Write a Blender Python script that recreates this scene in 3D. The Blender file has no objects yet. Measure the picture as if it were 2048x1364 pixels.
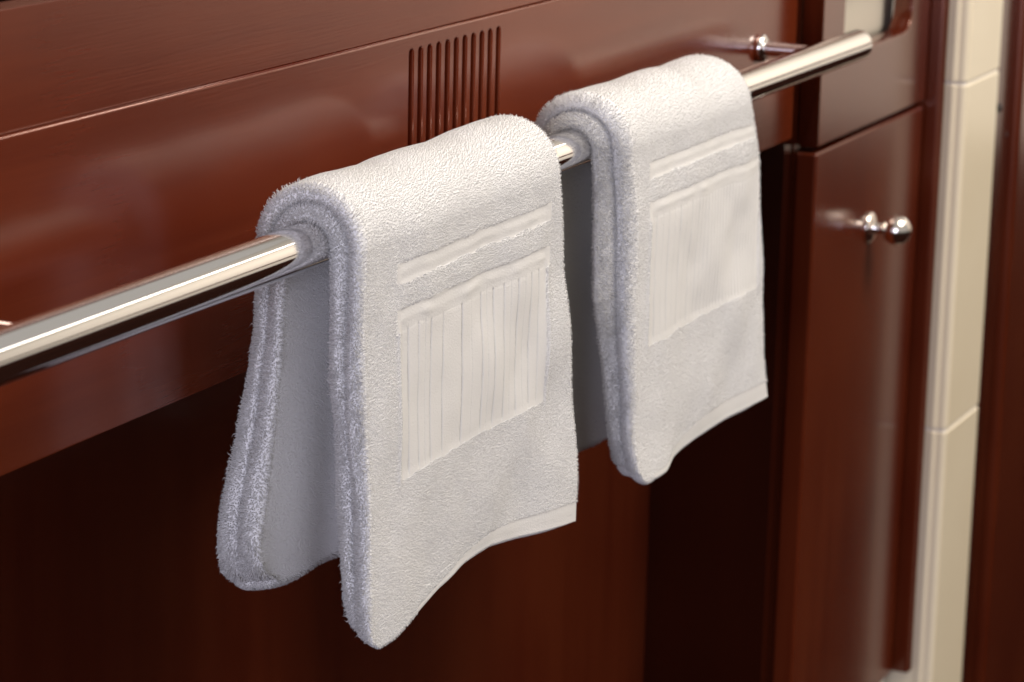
import bpy, bmesh, math
import numpy as np
from mathutils import Matrix, Vector

SC = bpy.context.scene
COL = SC.collection

# ------------------------------------------------------------------ camera
cd = bpy.data.cameras.new("camera")
cam = bpy.data.objects.new("camera", cd)
COL.objects.link(cam)
_F = Vector((0.88400097, 0.40383127, -0.23550496))
_R = Vector((0.42031019, -0.90710806, 0.02223313))
_U = Vector((0.20465001, 0.11863924, 0.97161881))
m = Matrix((_R, _U, -_F)).transposed().to_4x4()
m.translation = Vector((0, -0.73092815, 0.31812812))
cam.matrix_world = m
cd.sensor_width = 36
cd.lens = 5835.5 * 36 / 2048
cd.clip_start = 0.05
cd.clip_end = 100
cd.dof.use_dof = True
cd.dof.focus_distance = 1.66
cd.dof.aperture_fstop = 13
SC.camera = cam

# ------------------------------------------------------------------ light
w = bpy.data.worlds.new("World")
SC.world = w
w.use_nodes = True
bg = w.node_tree.nodes["Background"]
bg.inputs[0].default_value = (1.0, 0.93, 0.85, 1)
bg.inputs[1].default_value = 0.43


def area(name, loc, target, sx, sy, power, col):
    ld = bpy.data.lights.new(name, "AREA")
    ld.shape = "RECTANGLE"
    ld.size, ld.size_y = sx, sy
    ld.energy = power
    ld.color = col
    o = bpy.data.objects.new(name, ld)
    COL.objects.link(o)
    o.location = loc
    o.rotation_euler = (Vector(target) - Vector(loc)).to_track_quat("-Z", "Y").to_euler()
    return o


area("ceiling_lamp", (2.25, -1.15, 1.60), (1.8, -0.1, -0.05), 1.0, 0.8, 52, (1.0, 0.915, 0.82))
area("far_wall_fill", (4.6, -1.9, 1.8), (6.6, -1.9, -0.45), 2.4, 0.3, 116, (1.0, 0.88, 0.77))  # added source, brightens the far wall that varnish and bar reflect
area("window_light", (-1.5, -0.75, 0.35), (1.5, 0, -0.1), 1.0, 1.2, 46, (0.78, 0.78, 1.0))
area("bar_streak_fill", (4.4, -1.35, 1.65), (4.2, -1.0, 0), 3.2, 0.08, 8, (1.0, 0.95, 0.88))  # added long source, gives the bar its bright streak

SC.view_settings.view_transform = "Standard"
SC.view_settings.look = "None"
SC.view_settings.exposure = 0
SC.view_settings.gamma = 1
SC.cycles.max_bounces = 10

W = 0.0616          # front plane of the cabinet; the bar's axis is y = 0, z = 0


# ------------------------------------------------------------------ materials
def mat(name):
    mt = bpy.data.materials.new(name)
    mt.use_nodes = True
    nt = mt.node_tree
    return mt, nt, nt.nodes["Principled BSDF"]


def node(nt, t, **kw):
    n = nt.nodes.new(t)
    for k, v in kw.items():
        setattr(n, k, v)
    return n


def wood(name, axis, dark=1.0, seed=0.0, coat=0.55):
    """varnished mahogany, grain running along the given axis"""
    mt, nt, b = mat(name)
    L = nt.links.new
    tc = node(nt, "ShaderNodeTexCoord")
    mp = node(nt, "ShaderNodeMapping")
    L(tc.outputs["Object"], mp.inputs[0])
    mp.inputs["Location"].default_value = (seed, seed * .7, seed * 1.3)
    s = {"x": (1.6, 30, 30), "z": (30, 30, 1.6), "y": (30, 1.6, 30)}[axis]
    mp.inputs["Scale"].default_value = s
    n1 = node(nt, "ShaderNodeTexNoise")
    n1.inputs["Scale"].default_value = 1.6
    n1.inputs["Detail"].default_value = 8
    n1.inputs["Roughness"].default_value = 0.6
    n1.inputs["Distortion"].default_value = 0.6
    L(mp.outputs[0], n1.inputs["Vector"])
    mp2 = node(nt, "ShaderNodeMapping")
    L(tc.outputs["Object"], mp2.inputs[0])
    mp2.inputs["Scale"].default_value = tuple(v * 9 if v > 10 else v * 6 for v in s)
    n2 = node(nt, "ShaderNodeTexNoise")
    n2.inputs["Scale"].default_value = 2.2
    n2.inputs["Detail"].default_value = 3
    L(mp2.outputs[0], n2.inputs["Vector"])
    n3 = node(nt, "ShaderNodeTexNoise")
    n3.inputs["Scale"].default_value = 5.0
    n3.inputs["Detail"].default_value = 2
    L(tc.outputs["Object"], n3.inputs["Vector"])
    cr = node(nt, "ShaderNodeValToRGB")
    e = cr.color_ramp.elements
    e[0].position, e[1].position = 0.3, 0.72
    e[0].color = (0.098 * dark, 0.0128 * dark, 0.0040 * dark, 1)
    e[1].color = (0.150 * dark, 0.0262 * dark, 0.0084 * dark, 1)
    mx = node(nt, "ShaderNodeMath", operation="MULTIPLY_ADD")
    L(n2.outputs[0], mx.inputs[0])
    mx.inputs[1].default_value = 0.14
    ad = node(nt, "ShaderNodeMath", operation="MULTIPLY_ADD")
    L(n1.outputs[0], ad.inputs[0])
    ad.inputs[1].default_value = 0.62
    L(n3.outputs[0], ad.inputs[2])
    ad2 = node(nt, "ShaderNodeMath", operation="SUBTRACT")
    L(ad.outputs[0], ad2.inputs[0])
    ad2.inputs[1].default_value = 0.37
    L(ad2.outputs[0], mx.inputs[2])
    L(mx.outputs[0], cr.inputs[0])
    L(cr.outputs[0], b.inputs["Base Color"])
    b.inputs["Roughness"].default_value = 0.22
    b.inputs["Specular IOR Level"].default_value = 0.9 * min(1, coat / 0.55)
    b.inputs["Specular Tint"].default_value = (1.0, 0.42, 0.25, 1)
    b.inputs["Coat Weight"].default_value = coat
    b.inputs["Coat Roughness"].default_value = 0.16
    b.inputs["Coat IOR"].default_value = 1.65
    # the varnish lies slightly wavy
    n4 = node(nt, "ShaderNodeTexNoise")
    n4.inputs["Scale"].default_value = 14
    n4.inputs["Detail"].default_value = 1
    L(tc.outputs["Object"], n4.inputs["Vector"])
    bp = node(nt, "ShaderNodeBump")
    bp.inputs["Strength"].default_value = 0.15
    bp.inputs["Distance"].default_value = 0.001
    L(n4.outputs[0], bp.inputs["Height"])
    L(bp.outputs[0], b.inputs["Coat Normal"])
    bp2 = node(nt, "ShaderNodeBump")
    bp2.inputs["Strength"].default_value = 0.07
    bp2.inputs["Distance"].default_value = 0.0005
    L(n2.outputs[0], bp2.inputs["Height"])
    L(bp2.outputs[0], b.inputs["Normal"])
    return mt


WOODX = wood("mahogany_horizontal", "x", 0.97, 0.0, 0.42)
WOODZ = wood("mahogany_vertical", "z", 0.62, 3.1)
WOODM = wood("mahogany_door", "z", 0.66, 9.1, 0.22)
WOODK = wood("mahogany_recess_shade", "z", 0.10, 7.7)  # same mahogany, recess shade put into its colour
WOODB = wood("mahogany_back", "z", 0.55, 2.2)
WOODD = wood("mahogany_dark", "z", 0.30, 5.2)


def metal(name, col, rough, wavy=0.0):
    mt, nt, b = mat(name)
    b.inputs["Base Color"].default_value = (*col, 1)
    b.inputs["Metallic"].default_value = 1
    L = nt.links.new
    tc = node(nt, "ShaderNodeTexCoord")
    n = node(nt, "ShaderNodeTexNoise")
    n.inputs["Scale"].default_value = 60
    n.inputs["Detail"].default_value = 4
    mp = node(nt, "ShaderNodeMapping")
    mp.inputs["Scale"].default_value = (0.25, 1, 1)
    L(tc.outputs["Object"], mp.inputs[0])
    L(mp.outputs[0], n.inputs["Vector"])
    mr = node(nt, "ShaderNodeMapRange")
    mr.inputs["To Min"].default_value = rough * 0.6
    mr.inputs["To Max"].default_value = rough * 2.2
    mr.inputs["From Min"].default_value = 0.3
    mr.inputs["From Max"].default_value = 0.75
    L(n.outputs[0], mr.inputs["Value"])
    L(mr.outputs[0], b.inputs["Roughness"])
    return mt


CHROME = metal("polished_chrome", (0.90, 0.89, 0.88), 0.05)
NICKEL = metal("polished_nickel", (0.92, 0.87, 0.81), 0.12)

TERRY, nt, b = mat("terry_cotton")
L = nt.links.new
b.inputs["Base Color"].default_value = (0.86, 0.855, 0.845, 1)
b.inputs["Roughness"].default_value = 0.95
b.inputs["Specular IOR Level"].default_value = 0.15
b.inputs["Sheen Weight"].default_value = 0.15
tc = node(nt, "ShaderNodeTexCoord")
n1 = node(nt, "ShaderNodeTexNoise")
n1.inputs["Scale"].default_value = 900
n1.inputs["Detail"].default_value = 2
L(tc.outputs["Object"], n1.inputs["Vector"])
bp = node(nt, "ShaderNodeBump")
bp.inputs["Strength"].default_value = 0.6
bp.inputs["Distance"].default_value = 0.0008
L(n1.outputs[0], bp.inputs["Height"])
L(bp.outputs[0], b.inputs["Normal"])

WEAVE, nt, b = mat("flat_woven_cotton")
L = nt.links.new
b.inputs["Base Color"].default_value = (0.735, 0.72, 0.695, 1)
b.inputs["Roughness"].default_value = 0.8
b.inputs["Specular IOR Level"].default_value = 0.25
b.inputs["Sheen Weight"].default_value = 0.1
tc = node(nt, "ShaderNodeTexCoord")
mp = node(nt, "ShaderNodeMapping")
mp.inputs["Scale"].default_value = (1, 0.1, 1)
L(tc.outputs["Object"], mp.inputs[0])
n1 = node(nt, "ShaderNodeTexNoise")
n1.inputs["Scale"].default_value = 1100
n1.inputs["Detail"].default_value = 2
L(mp.outputs[0], n1.inputs["Vector"])
bp = node(nt, "ShaderNodeBump")
bp.inputs["Strength"].default_value = 0.6
bp.inputs["Distance"].default_value = 0.0005
L(n1.outputs[0], bp.inputs["Height"])
L(bp.outputs[0], b.inputs["Normal"])

LINEN, nt, b = mat("beige_linen")
b.inputs["Base Color"].default_value = (0.62, 0.56, 0.46, 1)
b.inputs["Roughness"].default_value = 0.9

TILE, nt, b = mat("glazed_cream_tile")
L = nt.links.new
tc = node(nt, "ShaderNodeTexCoord")
n1 = node(nt, "ShaderNodeTexNoise")
n1.inputs["Scale"].default_value = 9
n1.inputs["Detail"].default_value = 5
L(tc.outputs["Object"], n1.inputs["Vector"])
cr = node(nt, "ShaderNodeValToRGB")
cr.color_ramp.elements[0].color = (0.80, 0.69, 0.50, 1)
cr.color_ramp.elements[1].color = (0.87, 0.77, 0.58, 1)
L(n1.outputs[0], cr.inputs[0])
L(cr.outputs[0], b.inputs["Base Color"])
b.inputs["Roughness"].default_value = 0.16

GROUT, nt, b = mat("pale_grout")
b.inputs["Base Color"].default_value = (0.80, 0.75, 0.66, 1)
b.inputs["Roughness"].default_value = 0.9

STONE, nt, b = mat("pale_stone_plinth")
L = nt.links.new
tc = node(nt, "ShaderNodeTexCoord")
n1 = node(nt, "ShaderNodeTexNoise")
n1.inputs["Scale"].default_value = 12
n1.inputs["Detail"].default_value = 6
L(tc.outputs["Object"], n1.inputs["Vector"])
cr = node(nt, "ShaderNodeValToRGB")
cr.color_ramp.elements[0].color = (0.52, 0.50, 0.46, 1)
cr.color_ramp.elements[1].color = (0.68, 0.67, 0.63, 1)
L(n1.outputs[0], cr.inputs[0])
L(cr.outputs[0], b.inputs["Base Color"])
b.inputs["Roughness"].default_value = 0.3

PLASTER, nt, b = mat("warm_plaster")
b.inputs["Base Color"].default_value = (0.72, 0.68, 0.61, 1)
b.inputs["Roughness"].default_value = 0.9
FLOORM, nt, b = mat("dark_floor")
L = nt.links.new
tc = node(nt, "ShaderNodeTexCoord")
n1 = node(nt, "ShaderNodeTexNoise")
n1.inputs["Scale"].default_value = 3
n1.inputs["Detail"].default_value = 6
L(tc.outputs["Object"], n1.inputs["Vector"])
cr = node(nt, "ShaderNodeValToRGB")
b.inputs["Specular IOR Level"].default_value = 0
cr.color_ramp.elements[0].color = (0.010, 0.004, 0.003, 1)
cr.color_ramp.elements[1].color = (0.018, 0.007, 0.005, 1)
L(n1.outputs[0], cr.inputs[0])
L(cr.outputs[0], b.inputs["Base Color"])
b.inputs["Roughness"].default_value = 0.5
BLACK, nt, b = mat("dark_rubber")
b.inputs["Base Color"].default_value = (0.01, 0.01, 0.011, 1)
b.inputs["Roughness"].default_value = 0.4


# ------------------------------------------------------------------ helpers
def link(name, me, mt, parent=None, smooth=False):
    o = bpy.data.objects.new(name, me)
    me.name = name
    if mt:
        me.materials.append(mt)
    COL.objects.link(o)
    if parent:
        o.parent = parent
        o.matrix_parent_inverse = parent.matrix_world.inverted()
    if smooth:
        me.polygons.foreach_set("use_smooth", [True] * len(me.polygons))
    return o


def empty(name, loc, label, cat, group=None):
    o = bpy.data.objects.new(name, None)
    COL.objects.link(o)
    o.location = loc
    o.matrix_world = Matrix.Translation(loc)
    o.empty_display_size = 0.02
    o["label"] = label
    o["category"] = cat
    if group:
        o["group"] = group
    return o


def from_bm(name, bm, mt, parent=None, smooth=False):
    me = bpy.data.meshes.new(name)
    bm.to_mesh(me)
    bm.free()
    return link(name, me, mt, parent, smooth)


def box(name, a, b_, mt, parent=None, bev=0.0012, seg=2):
    bm = bmesh.new()
    bmesh.ops.create_cube(bm, size=1)
    for v in bm.verts:
        v.co = Vector([(a[i] + b_[i]) / 2 + v.co[i] * (b_[i] - a[i]) for i in range(3)])
    if bev:
        bmesh.ops.bevel(bm, geom=bm.edges[:], offset=bev, segments=seg, profile=0.5, affect="EDGES")
    o = from_bm(name, bm, mt, parent)
    return o


def lathe(name, prof, origin, axis, mt, parent=None, n=48):
    """prof: list of (distance along axis, radius)"""
    ax = Vector(axis).normalized()
    q = ax.to_track_quat("Z", "Y")
    bm = bmesh.new()
    rings = []
    for h, r in prof:
        if r <= 1e-6:
            rings.append([bm.verts.new(Vector(origin) + ax * h)])
        else:
            rings.append([bm.verts.new(Vector(origin) + q @ Vector((r * math.cos(2 * math.pi * k / n), r * math.sin(2 * math.pi * k / n), h))) for k in range(n)])
    for A, B in zip(rings, rings[1:]):
        for k in range(n):
            k2 = (k + 1) % n
            if len(A) == 1:
                bm.faces.new((A[0], B[k2], B[k]))
            elif len(B) == 1:
                bm.faces.new((A[k], A[k2], B[0]))
            else:
                bm.faces.new((A[k], A[k2], B[k2], B[k]))
    bmesh.ops.recalc_face_normals(bm, faces=bm.faces[:])
    return from_bm(name, bm, mt, parent, True)


def board_with_holes(name, outer, holes, y0, y1, mt, parent, bev=0.0012):
    """flat board in the XZ plane between y0 (front) and y1, with cut-outs and eased edges"""
    cu = bpy.data.curves.new(name, "CURVE")
    cu.dimensions = "2D"
    cu.fill_mode = "BOTH"
    cu.extrude = (y1 - y0) / 2 - bev
    cu.bevel_depth = bev
    cu.bevel_resolution = 2
    cu.offset = -bev
    for pts in [outer] + holes:
        sp = cu.splines.new("POLY")
        sp.points.add(len(pts) - 1)
        for p_, (x, z) in zip(sp.points, pts):
            p_.co = (x, z, 0, 1)
        sp.use_cyclic_u = True
    ob = bpy.data.objects.new(name, cu)
    COL.objects.link(ob)
    dg = bpy.context.evaluated_depsgraph_get()
    me = bpy.data.meshes.new_from_object(ob.evaluated_get(dg))
    bpy.data.objects.remove(ob)
    bpy.data.curves.remove(cu)
    me.transform(Matrix(((1, 0, 0, 0), (0, 0, -1, (y0 + y1) / 2), (0, 1, 0, 0), (0, 0, 0, 1))))
    me.materials.clear()
    return link(name, me, mt, parent)


def rrect(x0, z0, x1, z1, r, n=8):
    out = []
    for cx, cz, a0 in ((x1 - r, z1 - r, 0), (x0 + r, z1 - r, 90), (x0 + r, z0 + r, 180), (x1 - r, z0 + r, 270)):
        for k in range(n + 1):
            a = math.radians(a0 + 90 * k / n)
            out.append((cx + r * math.cos(a), cz + r * math.sin(a)))
    return out


# ------------------------------------------------------------------ room shell
FZ = -0.80
bm = bmesh.new()
bmesh.ops.create_grid(bm, x_segments=1, y_segments=1, size=1)
for v in bm.verts:
    v.co = Vector((3 + v.co.x * 8, -2.5 + v.co.y * 6, FZ))
o = from_bm("floor", bm, FLOORM)
o["kind"] = "structure"
o = box("wall", (6.6, -7, FZ), (6.75, 3, 3.2), PLASTER, bev=0)
o["kind"] = "structure"
box("reflection_rail", (6.57, -7, -0.10), (6.5995, 3, 0.16), WOODD, o, 0.004)  # added out of view, draws a dark line in the bar's reflection

# ------------------------------------------------------------------ cabinet
cab = empty("vanity_cabinet", (1.9, W, FZ), "glossy red brown mahogany cabinet front behind the chrome towel bar", "cabinet")
# apron with eleven vent slots
slots = []
for k in range(11):
    x = 1.5783 + k * (1.7029 - 1.5783) / 10
    slots.append(rrect(x - 0.0027, -0.050, x + 0.0027, 0.0712, 0.0026, 5))
ZB = -0.0868
board_with_holes("apron_board", [(0.85, ZB), (2.2885, ZB), (2.2885, 0.0797), (0.85, 0.0797)], slots, W, W + 0.018, WOODX, cab, 0.0011)
box("upper_board", (0.85, W + 0.0040, 0.0799), (2.2885, W + 0.022, 0.1395), WOODX, cab, 0.0004, 1)
box("top_rail", (0.85, W + 0.030, 0.1405), (2.2885, W + 0.040, 0.26), WOODD, cab, 0.001)
box("vent_shade_sheet", (1.54, W + 0.0400, -0.06), (1.75, W + 0.0440, 0.0795), WOODD, cab, 0)  # dark sheet standing in for the shade behind the slots
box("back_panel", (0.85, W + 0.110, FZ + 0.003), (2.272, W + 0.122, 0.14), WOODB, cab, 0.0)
box("side_panel", (2.2725, W + 0.0005, FZ + 0.003), (2.2885, W + 0.122, ZB - 0.0005), WOODK, cab, 0)
box("light_block_strip", (2.2886, W + 0.012, FZ + 0.003), (2.2934, W + 0.022, 0.30), WOODK, cab, 0)  # added to stop background light showing through the gap
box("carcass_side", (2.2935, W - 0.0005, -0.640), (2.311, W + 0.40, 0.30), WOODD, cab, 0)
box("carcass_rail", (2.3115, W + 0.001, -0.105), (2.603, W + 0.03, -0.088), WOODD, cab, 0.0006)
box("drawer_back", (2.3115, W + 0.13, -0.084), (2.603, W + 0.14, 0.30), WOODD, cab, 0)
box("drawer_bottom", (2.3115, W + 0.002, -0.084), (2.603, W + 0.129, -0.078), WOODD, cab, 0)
YF = 0.0420
board_with_holes("drawer_front", [(2.2980, -0.0940), (2.6020, -0.0940), (2.6020, 0.30), (2.2980, 0.30)],
                 [rrect(2.355, -0.023, 2.549, 0.055, 0.022)], YF, W - 0.0012, WOODZ, cab, 0.0014)
door = box("door", (2.2965, YF, -0.655), (2.5990, W - 0.0012, -0.0990), WOODM, cab, 0.0022, 3)
box("frame_stile", (2.6015, W - 0.004, -0.655), (2.6045, W + 0.03, -0.0945), WOODD, cab, 0)
KX, KZ = 2.452, -0.1885
lathe("rosette", [(0, 0), (0, 0.0140), (0.002, 0.0140), (0.0035, 0.012), (0.005, 0.008), (0.006, 0.0)], (KX, YF + 0.0002, KZ), (0, -1, 0), NICKEL, door)
lathe("knob_stem", [(0.004, 0.0062), (0.009, 0.0048), (0.014, 0.0045), (0.015, 0.0056)], (KX, YF, KZ), (0, -1, 0), NICKEL, door)
kp = []
for k in range(17):
    a = math.pi * k / 16
    kp.append((0.0255 - 0.0128 * math.cos(a), 0.0135 * math.sin(a) if 0 < k < 16 else 0))
lathe("knob", kp, (KX, YF, KZ), (0, -1, 0), NICKEL, door)
# small scribe moulding beside the door
bm = bmesh.new()
prof = []
x0, x1, yf = 2.6055, 2.6165, 0.0275
pts = [(x0, W + 0.01), (x0, yf + 0.008)]
for k in range(7):
    a = math.pi * (1 - k / 6)
    pts.append((x0 + 0.0032 + 0.0032 * math.cos(a), yf + 0.004 - 0.0034 * math.sin(a)))
for k in range(9):
    a = math.pi * (1 - k / 8)
    pts.append((x0 + 0.0098 + 0.0032 * math.cos(a), yf + 0.004 - 0.004 * math.sin(a)))
pts.append((x1, W + 0.01))
lo = [bm.verts.new((x, y, -0.656)) for x, y in pts]
hi = [bm.verts.new((x, y, 0.3)) for x, y in pts]
for k in range(len(pts)):
    k2 = (k + 1) % len(pts)
    bm.faces.new((lo[k], lo[k2], hi[k2], hi[k]))
bm.faces.new(lo)
bm.faces.new(hi[::-1])
bmesh.ops.recalc_face_normals(bm, faces=bm.faces[:])
from_bm("scribe_moulding", bm, WOODZ, cab)
box("plinth", (2.2935, W - 0.010, FZ + 0.002), (2.6150, W + 0.05, -0.6575), STONE, cab, 0.003)

# ------------------------------------------------------------------ folded cloth seen in the drawer opening
fc = empty("folded_cloth", (2.45, 0.10, -0.077), "cream folded cloth seen inside the round cornered drawer opening", "cloth")
for k, (z0, hh, dx) in enumerate(((-0.0775, 0.040, 0.0), (-0.0370, 0.074, 0.004), (0.0375, 0.022, -0.006))):
    bm = bmesh.new()
    bmesh.ops.create_cube(bm, size=1)
    for v in bm.verts:
        v.co = Vector((2.455 + dx + v.co.x * 0.27, W + 0.052 + v.co.y * 0.085, z0 + hh / 2 + v.co.z * hh))
    bmesh.ops.bevel(bm, geom=bm.edges[:], offset=min(0.016, hh * 0.45), segments=5, profile=0.5, affect="EDGES")
    from_bm("fold", bm, LINEN, fc, True)

# ------------------------------------------------------------------ tiled pier
pier = empty("tiled_pier", (2.67, 0.06, FZ), "narrow cream glazed tile pier with pale grout lines right of the cabinet", "tiled pier")
TX0, TX1, TY = 2.6195, 2.735, 0.008


def tile_mesh(z0, z1):
    r, n = 0.0055, 8
    out = [(TX0, 0.075), (TX0, 0.0255)]
    for k in range(9):          # bead of the edge profile
        a = math.pi * k / 8
        out.append((TX0 - 0.0020 * math.sin(a), 0.0250 - 0.0070 * (1 - math.cos(a)) / 2 - 0.0005 * k / 8))
    for k in range(n + 1):
        a = math.pi + 0.5 * math.pi * k / n
        out.append((TX0 + r + r * math.cos(a), TY + r + r * math.sin(a)))
    for k in range(n + 1):
        a = 1.5 * math.pi + 0.5 * math.pi * k / n
        out.append((TX1 - r + r * math.cos(a), TY + r + r * math.sin(a)))
    out.append((TX1, 0.075))
    bm = bmesh.new()
    e = 0.0009
    cx, cy = (TX0 + TX1) / 2, 0.045
    rows = []
    for z, s in ((z0, 1), (z0 + e, 0), (z1 - e, 0), (z1, 1)):
        rows.append([bm.verts.new((x + (e * .8 if x < cx else -e * .8) * s, y + (e * .8 if y < 0.05 else 0) * s, z)) for x, y in out])
    for A, B in zip(rows, rows[1:]):
        for k in range(len(out)):
            k2 = (k + 1) % len(out)
            bm.faces.new((A[k], A[k2], B[k2], B[k]))
    bm.faces.new(rows[0][::-1])
    bm.faces.new(rows[-1])
    bmesh.ops.recalc_face_normals(bm, faces=bm.faces[:])
    return bm


edges = [FZ + 0.003, -0.7465, -0.4127, -0.0787, 0.2555, 0.45]
for z0, z1 in zip(edges, edges[1:]):
    from_bm("tile", tile_mesh(z0 + 0.0016, z1 - 0.0016), TILE, pier, False)
box("grout", (TX0 + 0.0012, TY + 0.0012, FZ + 0.002), (TX1 - 0.0012, 0.070, 0.449), GROUT, pier, 0.004, 3)

# ------------------------------------------------------------------ door frame at the right
fr = empty("door_frame", (2.9, 0.06, FZ), "dark mahogany door frame boards to the right of the cream tiles", "door frame")
box("jamb_board", (2.7365, 0.016, FZ + 0.003), (2.812, 0.08, 0.45), WOODD, fr, 0.002)
box("architrave", (2.8125, 0.006, FZ + 0.003), (3.15, 0.08, 0.45), WOODZ, fr, 0.006, 4)
lathe("screw_cap", [(0, 0), (0, 0.0045), (0.0015, 0.0045), (0.003, 0.003), (0.0034, 0)], (2.766, 0.0162, -0.121), (0, -1, 0), BLACK, fr, 20)
lathe("screw_cap", [(0, 0), (0, 0.0022), (0.0008, 0.0022), (0.0014, 0)], (2.802, 0.0162, -0.153), (0, -1, 0), BLACK, fr, 16)

# ------------------------------------------------------------------ towel bar
bar = empty("towel_bar", (1.64, W, 0), "polished chrome towel bar on round posts carrying both white towels", "towel bar")
BR = 0.0125
XL_, XR_ = 1.026, 2.2617
lathe("rod", [(0, BR)] + [(k * 0.02, BR) for k in range(1, 61)] + [(XR_ - XL_ - 0.008, BR)], (XL_ + 0.004, 0, 0), (1, 0, 0), CHROME, bar, 96)
for xx, ax in ((XR_ - 0.004, (1, 0, 0)), (XL_ + 0.004, (-1, 0, 0))):
    lathe("end_cap", [(0, BR)] + [(0.004 + 0.003 * math.sin(a), BR - 0.003 + 0.003 * math.cos(a)) for a in np.linspace(0, math.pi / 2, 7)] + [(0.0072, 0.005), (0.0072, 0)], (xx, 0, 0), ax, CHROME, bar, 64)
for xx in (1.09, 2.198):
    ps = lathe("post", [(0.008, 0.0058), (W - 0.006, 0.0058)], (xx, 0, 0.0), (0, 1, 0), CHROME, bar, 40)
    lathe("flange", [(0, 0.0058), (0, 0.0085), (0.001, 0.0105), (0.0025, 0.0112), (0.0052, 0.0112), (0.0062, 0.0104), (0.0064, 0)], (xx, W - 0.0062, 0), (0, 1, 0), CHROME, ps, 40)


# ------------------------------------------------------------------ towels
def sstep(a, b_, x):
    t = np.clip((x - a) / (b_ - a), 0, 1)
    return t * t * (3 - 2 * t)


def vnoise(x, y, seed, freq):
    """smooth value noise"""
    rng = np.random.default_rng(seed)
    g = rng.random((256, 256)) * 2 - 1
    X, Y = x * freq, y * freq
    i, j = np.floor(X).astype(int), np.floor(Y).astype(int)
    fx, fy = X - i, Y - j
    fx, fy = fx * fx * (3 - 2 * fx), fy * fy * (3 - 2 * fy)
    a = g[i % 256, j % 256]
    b1 = g[(i + 1) % 256, j % 256]
    c = g[i % 256, (j + 1) % 256]
    d = g[(i + 1) % 256, (j + 1) % 256]
    return (a * (1 - fx) + b1 * fx) * (1 - fy) + (c * (1 - fx) + d * fx) * fy


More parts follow.
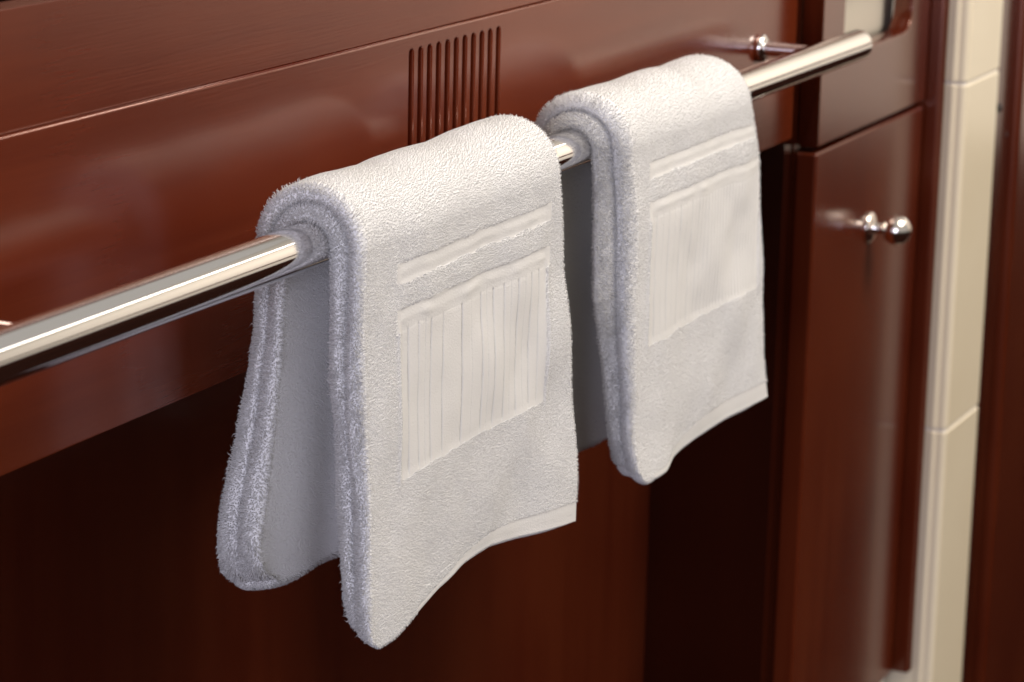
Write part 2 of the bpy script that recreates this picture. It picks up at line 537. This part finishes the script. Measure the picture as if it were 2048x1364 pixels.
class Towel:
    H = 0.0369          # half the length of the path that lies over the bar

    def __init__(s, cfg):
        s.c = cfg
        s.LF, s.LB = 0.222, cfg["back_len"]

    # path position st: >0 front, <0 back. w: -1 inner face .. +1 outer face. u: 0 left .. 1 right
    def pos(s, u, st, w, bulge_side=0.0, bulge_end=0.0, relief=True):
        c = s.c
        u, st, w = np.broadcast_arrays(np.asarray(u, float), np.asarray(st, float), np.asarray(w, float))
        th = np.clip(st / s.H, -1, 1) * math.pi / 2
        dd = np.maximum(np.abs(st) - s.H, 0)
        front = st > 0
        f = np.where(front, dd / s.LF, dd / s.LB)
        wo = (w + 1) / 2
        a = th / (math.pi / 2)
        # side edges
        zz = np.where(front, dd, -dd)
        xl = np.interp(zz, *c["xl_in"]) * (1 - wo) + np.interp(zz, *c["xl_out"]) * wo
        xl = xl + (a < 1) * (a > -1) * 0 + c["xl_arc"] * (1 - a) / 2 * (np.abs(a) < 1.01) * np.where(front | (np.abs(a) < 1), 1, 1)
        xr = np.interp(zz, *c["xr"]) + c["xr_arc"] * (1 - a) / 2
        xl = xl + vnoise(st + 9, wo * 0.12, c["seed"] + 71, 28) * 0.0022
        xr = xr + vnoise(st + 4, wo * 0.12, c["seed"] + 72, 26) * 0.0018
        x = xl + (xr - xl) * u
        # thickness
        T = 0.0205 + np.where(front, 0.0012 * f, c["back_flare"] * sstep(0.05, 1.0, f))
        rin = BR + 0.0004 + np.where(front, 0, 0.002 * f)
        r = rin + wo * T
        low = vnoise(x * 1.0 + 3, st * 1.0 + 7, c["seed"], 22) * 0.0018 + vnoise(x + 1, st + 5, c["seed"] + 1, 60) * 0.0003
        r = r + low * wo
        # the flaps swing slightly
        fold = c["wave"] * np.sin((x - c["x0"]) * 21 + 1.2) * f * f
        y = -r * np.sin(th) - np.where(front, 1, -1) * fold
        y = y + np.where(front, 0, 0.0017 * np.sin((x - c["x0"]) * 80 + 2.2) * sstep(0.05, 0.7, f))
        z = r * np.cos(th) - dd
        L = np.where(front, np.interp(x, *c["hem"]), s.LB)
        base = np.where(front, s.LF, s.LB)
        L = L - np.where(front, c["inner_short"] * (1 - wo), c["back_short"] * (1 - wo))
        L = L - np.where(front, 0.004, 0.004) * (1 - sstep(0, 0.05, u)) ** 2
        L = L - np.where(front, 0, 0.001)
        z = z - (L - base) * f ** 5
        tc_ = np.clip((f - np.where(front, 0.88, 0.80)) / np.where(front, 0.12, 0.20), 0, 1)
        x = x + np.where(front, 0.0035, 0.026) * (1 - np.sqrt(1 - 0.98 * tc_ ** 2)) * np.clip(1 - u * 1.6, 0, 1) ** 6
        x = x - bulge_side * (1 - 0.5 * tc_)
        z = z - bulge_end
        if relief:
            rel = s.relief(u, x, st) * (w > 0.999)
            y = y - rel * np.sin(th)
            z = z + rel * np.cos(th)
        return np.stack([x, y, z], -1)

    def zone(s, u, x, st):
        """woven border panel = 2, plain flat strip = 1, hem = 3, terry = 0"""
        z = st - s.H
        c = s.c
        z0 = z
        z = z + vnoise(x, z, c["seed"] + 61, 110) * 0.0010 + vnoise(x, z, c["seed"] + 62, 420) * 0.0004
        x0 = x
        x = x + vnoise(x, z, c["seed"] + 63, 260) * 0.0006
        inx = (x > c["bx0"]) & (x < c["bx1"])
        band = inx & (z > 0.0520) & (z < 0.1370)
        strip = (x > c["bx0"] - 0.004) & (x < c["bx1"] + 0.006) & (((z > 0.0140) & (z < 0.0250)) | ((z > 0.0400) & (z < 0.0530)))
        L = np.interp(x, *c["hem"])
        z = z0
        hem = (z > s.LF - 0.0025 - 0.0095 * sstep(c["hem_u"], c["hem_u"] + 0.5, u)) & (u > c["hem_u"])
        out = np.zeros(np.shape(z), int)
        out[strip] = 1
        out[band] = 2
        out[hem] = 3
        return out

    def relief(s, u, x, st):
        c = s.c
        z = st - s.H
        ex = sstep(c["bx0"] - 0.002, c["bx0"] + 0.003, x) * (1 - sstep(c["bx1"] - 0.003, c["bx1"] + 0.002, x))
        wob = vnoise(x, z * 0 + 3, c["seed"] + 5, 45) * 0.0011 + vnoise(x, z, c["seed"] + 9, 160) * 0.0004
        zz = z + wob
        r = np.zeros(np.shape(z))
        band = sstep(0.0512, 0.0532, zz) * (1 - sstep(0.1320, 0.1380, zz)) * ex
        r = r - 0.0003 * band
        # thin pressed lines running down the woven panel
        for gx, depth in c["grooves"]:
            xx = x + vnoise(x * 0 + gx, z, c["seed"] + 11, 30) * 0.0006
            r = r - depth * 0.95 * (0.8 + 0.3 * vnoise(x * 0 + gx, z, c["seed"] + 12, 90)) * np.exp(-((xx - gx) / c["gw"]) ** 2) * band
        # flat strips and cords above the panel
        for a, b1 in ((0.0140, 0.0250), (0.040, 0.0525)):
            r = r - 0.0004 * sstep(a - 0.001, a + 0.001, zz) * (1 - sstep(b1 - 0.001, b1 + 0.001, zz)) * ex
        for zc, am, wd in ((0.0195, 0.0005, 0.0022), (0.0330, 0.0004, 0.0030), (0.0460, 0.0008, 0.0026)):
            r = r + 0.7 * am * np.exp(-((zz - zc) / wd) ** 2) * ex * (0.65 + 0.5 * vnoise(x, z, c["seed"] + 21, 90))
        hz = z - (s.LF - 0.0105)
        r = r - (u > c["hem_u"]) * (0.0005 * np.exp(-(hz / 0.0006) ** 2) * (0.5 + 0.5 * np.sin(x * 2 * math.pi / 0.0028)) + 0.0004 * np.exp(-((hz - 0.008) / 0.0005) ** 2))
        # a slight ridge of loops frames the panel at either side
        for xc in (c["bx0"] - 0.002, c["bx1"] + 0.003):
            r = r + 0.0007 * np.exp(-((x - xc) / 0.002) ** 2) * sstep(0.045, 0.055, z) * (1 - sstep(0.135, 0.145, z))
        return r

    def build(s, root):
        c = s.c
        H, LF, LB = s.H, s.LF, s.LB
        s_end, b_end = H + LF, -(H + LB)
        st = np.unique(np.concatenate([np.linspace(b_end, -H, 50), np.linspace(-H, H, 46), np.linspace(H, H + 0.145, 150), np.linspace(H + 0.145, s_end, 50)]))
        # ring columns: (u, w, side bulge)
        nb = 10
        nx = int((c["bx1"] - c["bx0"] + 0.07) / 0.00056)
        cols = [(u, 1.0, 0.0) for u in np.linspace(0, 1, nx)]
        nface = len(cols)

        def bul(wv, b0):
            return b0 * np.sqrt(np.maximum(0, 1 - (2 * abs(wv) - 1) ** 2))
        ws = np.concatenate([0.5 + 0.5 * np.cos(np.linspace(0, math.pi, nb))[1:], -0.5 + 0.5 * np.cos(np.linspace(0, math.pi, nb))[1:]])
        for wv in ws[:-1]:
            cols.append((1.0, wv, -bul(wv, 0.004)))
        for u in np.linspace(1, 0, 30):
            cols.append((u, -1.0, 0.0))
        for wv in ws[:-1][::-1]:
            cols.append((0.0, wv, bul(wv, 0.006)))
        cu = np.array([q[0] for q in cols])
        cw = np.array([q[1] for q in cols])
        cb = np.array([q[2] for q in cols])
        P = s.pos(cu[None], st[:, None], cw[None], cb[None])
        ns, nc = P.shape[:2]
        idx = np.arange(ns * nc).reshape(ns, nc)
        nxt = np.roll(idx, -1, axis=1)
        q = np.stack([idx[:-1], nxt[:-1], nxt[1:], idx[1:]], -1)
        # zone of every face (only the outer face at the front carries borders)
        uc = (cu + np.roll(cu, -1)) / 2
        sc_ = (st[:-1] + st[1:]) / 2
        UU, SS = np.broadcast_arrays(uc[None], sc_[:, None])
        XX = (P[:-1, :, 0] + P[1:, :, 0]) / 2
        Z = s.zone(UU, XX, SS)
        Z[:, nface - 1:] = 0
        verts = P.reshape(-1, 3)

        def part(name, quads, mt, extra=None):
            quads = quads.reshape(-1, 4)
            used, inv = np.unique(quads, return_inverse=True)
            vs = verts[used]
            fs = inv.reshape(-1, 4)
            if extra is not None:
                ev, ef = extra
                fs = np.concatenate([fs, ef + len(vs)])
                vs = np.concatenate([vs, ev])
            me = bpy.data.meshes.new(name)
            me.from_pydata((vs - np.array(root.location)).tolist(), [], fs.tolist())
            o = bpy.data.objects.new(name, me)
            me.materials.append(mt)
            COL.objects.link(o)
            o.parent = root
            me.polygons.foreach_set("use_smooth", [True] * len(me.polygons))
            return o
        # end caps, each layer rounded on its own
        evs, efs, off = [], [], 0
        wl = np.concatenate([ws[::-1], [1.0]])
        for se in (s_end, b_end):
            uu = np.linspace(0, 1, 90)
            G = s.pos(uu[:, None], se, wl[None], bulge_side=(1 - uu[:, None] * 1.667) * bul(wl, 0.006)[None], bulge_end=((bul(wl, 0.0042) if se > 0 else 0.0055 * np.sqrt(np.maximum(0, 1 - wl ** 2)))[None] * np.minimum(1, 6 * np.minimum(uu, 1 - uu))[:, None] ** 0.5), relief=False)
            k = np.arange(G.shape[0] * G.shape[1]).reshape(G.shape[:2]) + off
            evs.append(G.reshape(-1, 3))
            efs.append(np.stack([k[:-1, :-1], k[1:, :-1], k[1:, 1:], k[:-1, 1:]], -1).reshape(-1, 4))
            off += G.shape[0] * G.shape[1]
        part("cloth", q[Z == 0], TERRY, (np.concatenate(evs), np.concatenate(efs)))
        part("woven_border", q[Z == 2], WEAVE)
        part("woven_strip", q[Z == 1], WEAVE)
        part("hem", q[Z == 3], WEAVE)
        s.pile(root, bul)

    def pile(s, root, bul):
        c = s.c
        rng = np.random.default_rng(c["seed"] + 77)
        H, LF, LB = s.H, s.LF, s.LB
        e = 1e-4
        bases, norms, lens, tans = [], [], [], []

        def put(fn, a, b1, ln, sgn=1.0):
            p0 = fn(a, b1)
            da = fn(a + e, b1) - fn(a - e, b1)
            db = fn(a, b1 + e) - fn(a, b1 - e)
            n = np.cross(da, db)
            n /= np.linalg.norm(n, axis=-1, keepdims=True) + 1e-12
            n = n * sgn
            bases.append(p0)
            norms.append(n)
            lens.append(ln)
        # outer face
        wid = c["xr"][1][0] - c["xl_out"][1][0] + 0.02

        def outer(u, t):
            return s.pos(u, t, 1.0)

        def jit(na, nb, a0, a1, b0, b1):
            A, B = np.meshgrid(np.linspace(a0, a1, na), np.linspace(b0, b1, nb), indexing="ij")
            A = A + (rng.random(A.shape) - .5) * (a1 - a0) / na * 1.1
            B = B + (rng.random(A.shape) - .5) * (b1 - b0) / nb * 1.1
            return np.clip(A, a0, a1).ravel(), np.clip(B, b0, b1).ravel()
        pit = 0.00090
        u, t = jit(int(wid / pit), int((2 * H + 0.03 + LF) / pit), 0.001, 0.999, -H - 0.03, H + LF - 0.0005)
        X = outer(u, t)[..., 0]
        zn = s.zone(u, X, t)
        zc, xc = t - H, X
        edge = np.minimum.reduce([np.abs(zc - 0.052), np.abs(zc - 0.137), np.abs(xc - c["bx0"]), np.abs(xc - c["bx1"])])
        keep = (zn == 0)
        near = (zc > 0.048) & (zc < 0.141) & (xc > c["bx0"] - 0.004) & (xc < c["bx1"] + 0.004)
        flat = (np.where(zn == 0, 1.0, 0.45) * np.where(near, 0.35 + 0.65 * sstep(0, 0.004, edge), 1.0))[keep]
        u, t = u[keep], t[keep]
        arc = 1 - sstep(H * 0.6, H + 0.012, t)
        clump = vnoise(u, t * 3, c["seed"] + 31, 40)
        ln = 0.00045 + 0.0009 * arc + 0.0010 * np.exp(-u / 0.02) + 0.0006 * np.exp(-(1 - u) / 0.01)
        ln = ln * (1 + 0.42 * clump + 0.32 * vnoise(u * 3, t * 9, c["seed"] + 33, 40)) * flat * np.where(rng.random(len(u)) < 0.012, 2.0, 1.0)
        put(outer, u, t, ln, 1.0)
        # left side, two rolled layers
        def left(wv, t):
            return s.pos(0.0, t, wv, bulge_side=0.006 * np.sqrt(np.maximum(0, 1 - (2 * np.abs(wv) - 1) ** 2)), relief=False)
        wv, t = jit(34, int((2 * H + LF + LB) / 0.00095), -0.99, 0.99, -H - LB, H + LF)
        ln = (0.0021 + 0.0007 * vnoise(wv * 0.3, t * 2, c["seed"] + 41, 60)) * np.where(rng.random(len(wv)) < 0.02, 1.7, 1.0)
        put(left, wv, t, ln, -1.0)
        # right side (only its outline shows)
        def right(wv, t):
            return s.pos(1.0, t, wv, bulge_side=-0.004 * np.sqrt(np.maximum(0, 1 - (2 * np.abs(wv) - 1) ** 2)), relief=False)
        wv, t = jit(14, int((2 * H + LF) / 0.0013), 0.2, 0.99, -H, H + LF - 0.012)
        put(right, wv, t, np.full(len(wv), 0.0014), 1.0)
        # inner face of the back flap
        def inner(u, t):
            return s.pos(u, t, -1.0)
        ub = c["inner_u"]
        u, t = jit(int(wid * (ub[1] - ub[0]) / 0.0014), int(LB / 0.0014), ub[0], ub[1], -H - LB, -H)
        put(inner, u, t, 0.0016 * (1 + 0.3 * vnoise(u * 2, t * 6, c["seed"] + 91, 50)), -1.0)
        # outer face of the back flap, near its left edge where the outline shows
        u, t = jit(14, int(LB / 0.0012), 0.001, 0.05, -H - LB, -H - 0.03)
        put(outer, u, t, np.full(len(u), 0.0018), 1.0)
        # lower ends
        for se, ul in ((H + LF, c["hem_u"]), (-H - LB, 0.5)):
            def endf(u, wv, se=se):
                return s.pos(u, se, wv, bulge_side=0.006 * np.sqrt(np.maximum(0, 1 - (2 * np.abs(wv) - 1) ** 2)) * (1 - u * 1.667),
                             bulge_end=(0.0042 * np.sqrt(np.maximum(0, 1 - (2 * np.abs(wv) - 1) ** 2)) if se > 0 else 0.0055 * np.sqrt(np.maximum(0, 1 - wv ** 2))) * np.sqrt(np.minimum(1, 6 * np.maximum(np.minimum(u, 1 - u), 1e-6))), relief=False)
            u, wv = jit(int(wid * ul / 0.0011), 26, 0.002, max(ul, 0.05), -0.99, 0.99)
            ln = np.full(len(u), 0.0009 if se > 0 else 0.0017)
            put(endf, u, wv, ln, 1.0)
            # point outward = downward
            n = norms[-1]
            n[n[:, 2] > 0] *= -1
        B = np.concatenate(bases)
        N = np.concatenate(norms)
        Ln = np.concatenate(lens)
        M = len(B)
        # tufts: a bent, blunt three-sided loop each
        ref = np.where(np.abs(N[:, 2:3]) < 0.9, np.array([[0, 0, 1.0]]), np.array([[1.0, 0, 0]]))
        T1 = np.cross(N, ref)
        T1 /= np.linalg.norm(T1, axis=1, keepdims=True)
        T2 = np.cross(N, T1)
        ang = rng.random(M) * 2 * math.pi
        tilt = rng.normal(0, 0.38, M)
        lean = vnoise(B[:, 0], B[:, 1] + B[:, 2], c["seed"] + 51, 120)[:, None] * T1 * 0.5 + vnoise(B[:, 0] + 2, B[:, 1] + B[:, 2], c["seed"] + 52, 120)[:, None] * T2 * 0.5 + vnoise(B[:, 0] + 5, B[:, 1] + B[:, 2], c["seed"] + 53, 45)[:, None] * T2 * 0.45
        D = N + (np.cos(ang) * tilt)[:, None] * T1 + (np.sin(ang) * tilt)[:, None] * T2 + lean
        D /= np.linalg.norm(D, axis=1, keepdims=True)
        ang2 = rng.random(M) * 2 * math.pi
        side = np.cos(ang2)[:, None] * T1 + np.sin(ang2)[:, None] * T2
        Lh = (Ln * rng.uniform(0.7, 1.3, M))[:, None]
        mid = B + D * Lh * 0.6
        tip = mid + (D * 0.35 + side * 0.55 - np.array([0, 0, 0.12])) * Lh * 0.75
        bas = B - N * 0.0004
        rb, rm = 0.00028, 0.00029
        rings = []
        for ctr, rr in ((bas, rb), (mid, rm)):
            for k in range(3):
                a = 2 * math.pi * k / 3 + ang
                rings.append(ctr + (np.cos(a)[:, None] * T1 + np.sin(a)[:, None] * T2) * rr)
        V = np.stack(rings + [tip], 1).reshape(-1, 3)
        f = np.array([[0, 1, 4], [0, 4, 3], [1, 2, 5], [1, 5, 4], [2, 0, 3], [2, 3, 5], [3, 4, 6], [4, 5, 6], [5, 3, 6]])
        Fc = (f[None] + (np.arange(M) * 7)[:, None, None]).reshape(-1, 3)
        V = V - np.array(root.location)
        me = bpy.data.meshes.new("terry_pile")
        me.vertices.add(len(V))
        me.vertices.foreach_set("co", V.ravel().astype(np.float32))
        me.loops.add(Fc.size)
        me.loops.foreach_set("vertex_index", Fc.ravel().astype(np.int32))
        me.polygons.add(len(Fc))
        me.polygons.foreach_set("loop_start", (np.arange(len(Fc)) * 3).astype(np.int32))
        me.update(calc_edges=True)
        me.validate()
        me.polygons.foreach_set("use_smooth", [True] * len(me.polygons))
        o = bpy.data.objects.new("terry_pile", me)
        me.materials.append(PILE)
        COL.objects.link(o)
        o.parent = root
        o["kind"] = "stuff"
        print("pile tufts", M)


PILE, nt, b = mat("terry_loops")
b.inputs["Base Color"].default_value = (0.84, 0.83, 0.815, 1)
b.inputs["Roughness"].default_value = 0.9
b.inputs["Specular IOR Level"].default_value = 0.1
tl = node(nt, "ShaderNodeBsdfTranslucent")
tl.inputs[0].default_value = (0.86, 0.85, 0.83, 1)
mxs = node(nt, "ShaderNodeMixShader")
mxs.inputs[0].default_value = 0.33
nt.links.new(b.outputs[0], mxs.inputs[1])
nt.links.new(tl.outputs[0], mxs.inputs[2])
nt.links.new(mxs.outputs[0], nt.nodes["Material Output"].inputs["Surface"])

t1 = dict(
    seed=11, x0=1.33, back_len=0.205, back_flare=0.017, back_short=0.012, inner_short=0.008, wave=0.0040,
    xl_in=([-0.205, -0.15, -0.05, 0, 0.06, 0.16, 0.222], [1.318, 1.322, 1.336, 1.341, 1.3415, 1.349, 1.356]),
    xl_out=([-0.205, -0.15, -0.05, 0, 0.06, 0.16, 0.222], [1.334, 1.3365, 1.347, 1.342, 1.3385, 1.3415, 1.3415]),
    xl_arc=-0.001, xr=([-0.2, 0, 0.045, 0.08, 0.18, 0.222], [1.585, 1.592, 1.599, 1.6045, 1.622, 1.622]), xr_arc=-0.010,
    hem=([1.33, 1.3450, 1.371, 1.40, 1.434, 1.47, 1.508, 1.56, 1.624], [0.2225, 0.2245, 0.2245, 0.2200, 0.2140, 0.2095, 0.2095, 0.2170, 0.2255]),
    hem_u=0.22, bx0=1.380, bx1=1.575,
    grooves=[(1.3894, .0011), (1.4017, .0010), (1.4100, .0004), (1.4174, .0010), (1.4333, .0010), (1.4593, .0013), (1.4720, .0003), (1.4861, .0011), (1.4940, .0004), (1.5032, .0011),
             (1.5171, .0010), (1.5255, .0004), (1.5348, .0010), (1.5440, .0004), (1.5528, .0010), (1.5640, .0009)],
    inner_u=(0.0, 0.5), gw=0.00068)
g2 = []
xg = 1.750
k = 0
while xg < 1.944:
    g2.append((xg, 0.0008 if k % 2 == 0 or k > 8 else 0.0004))
    xg += 0.0105 if k < 6 else (0.0066 if k < 12 else 0.0056)
    k += 1
t2 = dict(
    seed=23, x0=1.69, back_len=0.222, back_flare=0.006, back_short=0.004, inner_short=0.007, wave=0.0032,
    xl_in=([-0.22, 0, 0.1, 0.154, 0.222], [1.70, 1.691, 1.6985, 1.716, 1.731]),
    xl_out=([-0.22, 0, 0.03, 0.0876, 0.222], [1.70, 1.709, 1.715, 1.7195, 1.7240]),
    xl_arc=-0.010, xr=([-0.2, 0, 0.044, 0.10, 0.189, 0.222], [1.90, 1.921, 1.946, 1.956, 1.967, 1.976]), xr_arc=-0.024,
    hem=([1.70, 1.722, 1.7407, 1.781, 1.80, 1.846, 1.905, 1.98], [0.218, 0.224, 0.2300, 0.2320, 0.2270, 0.2250, 0.2245, 0.2255]),
    hem_u=0.12, bx0=1.741, bx1=1.950, grooves=g2, inner_u=(0.0, 0.6), gw=0.00085)
r1 = empty("hand_towel", (1.47, -0.02, -0.22), "larger looking nearer white terry towel folded over the bar with eleven pressed border lines", "towel", "white towels hanging on the chrome bar")
Towel(t1).build(r1)
r2 = empty("hand_towel", (1.83, -0.02, -0.22), "farther white terry towel hanging nearest the open end of the chrome bar", "towel", "white towels hanging on the chrome bar")
Towel(t2).build(r2)
r1["label"] = "nearer white terry towel folded over the bar, directly below the vent slots"
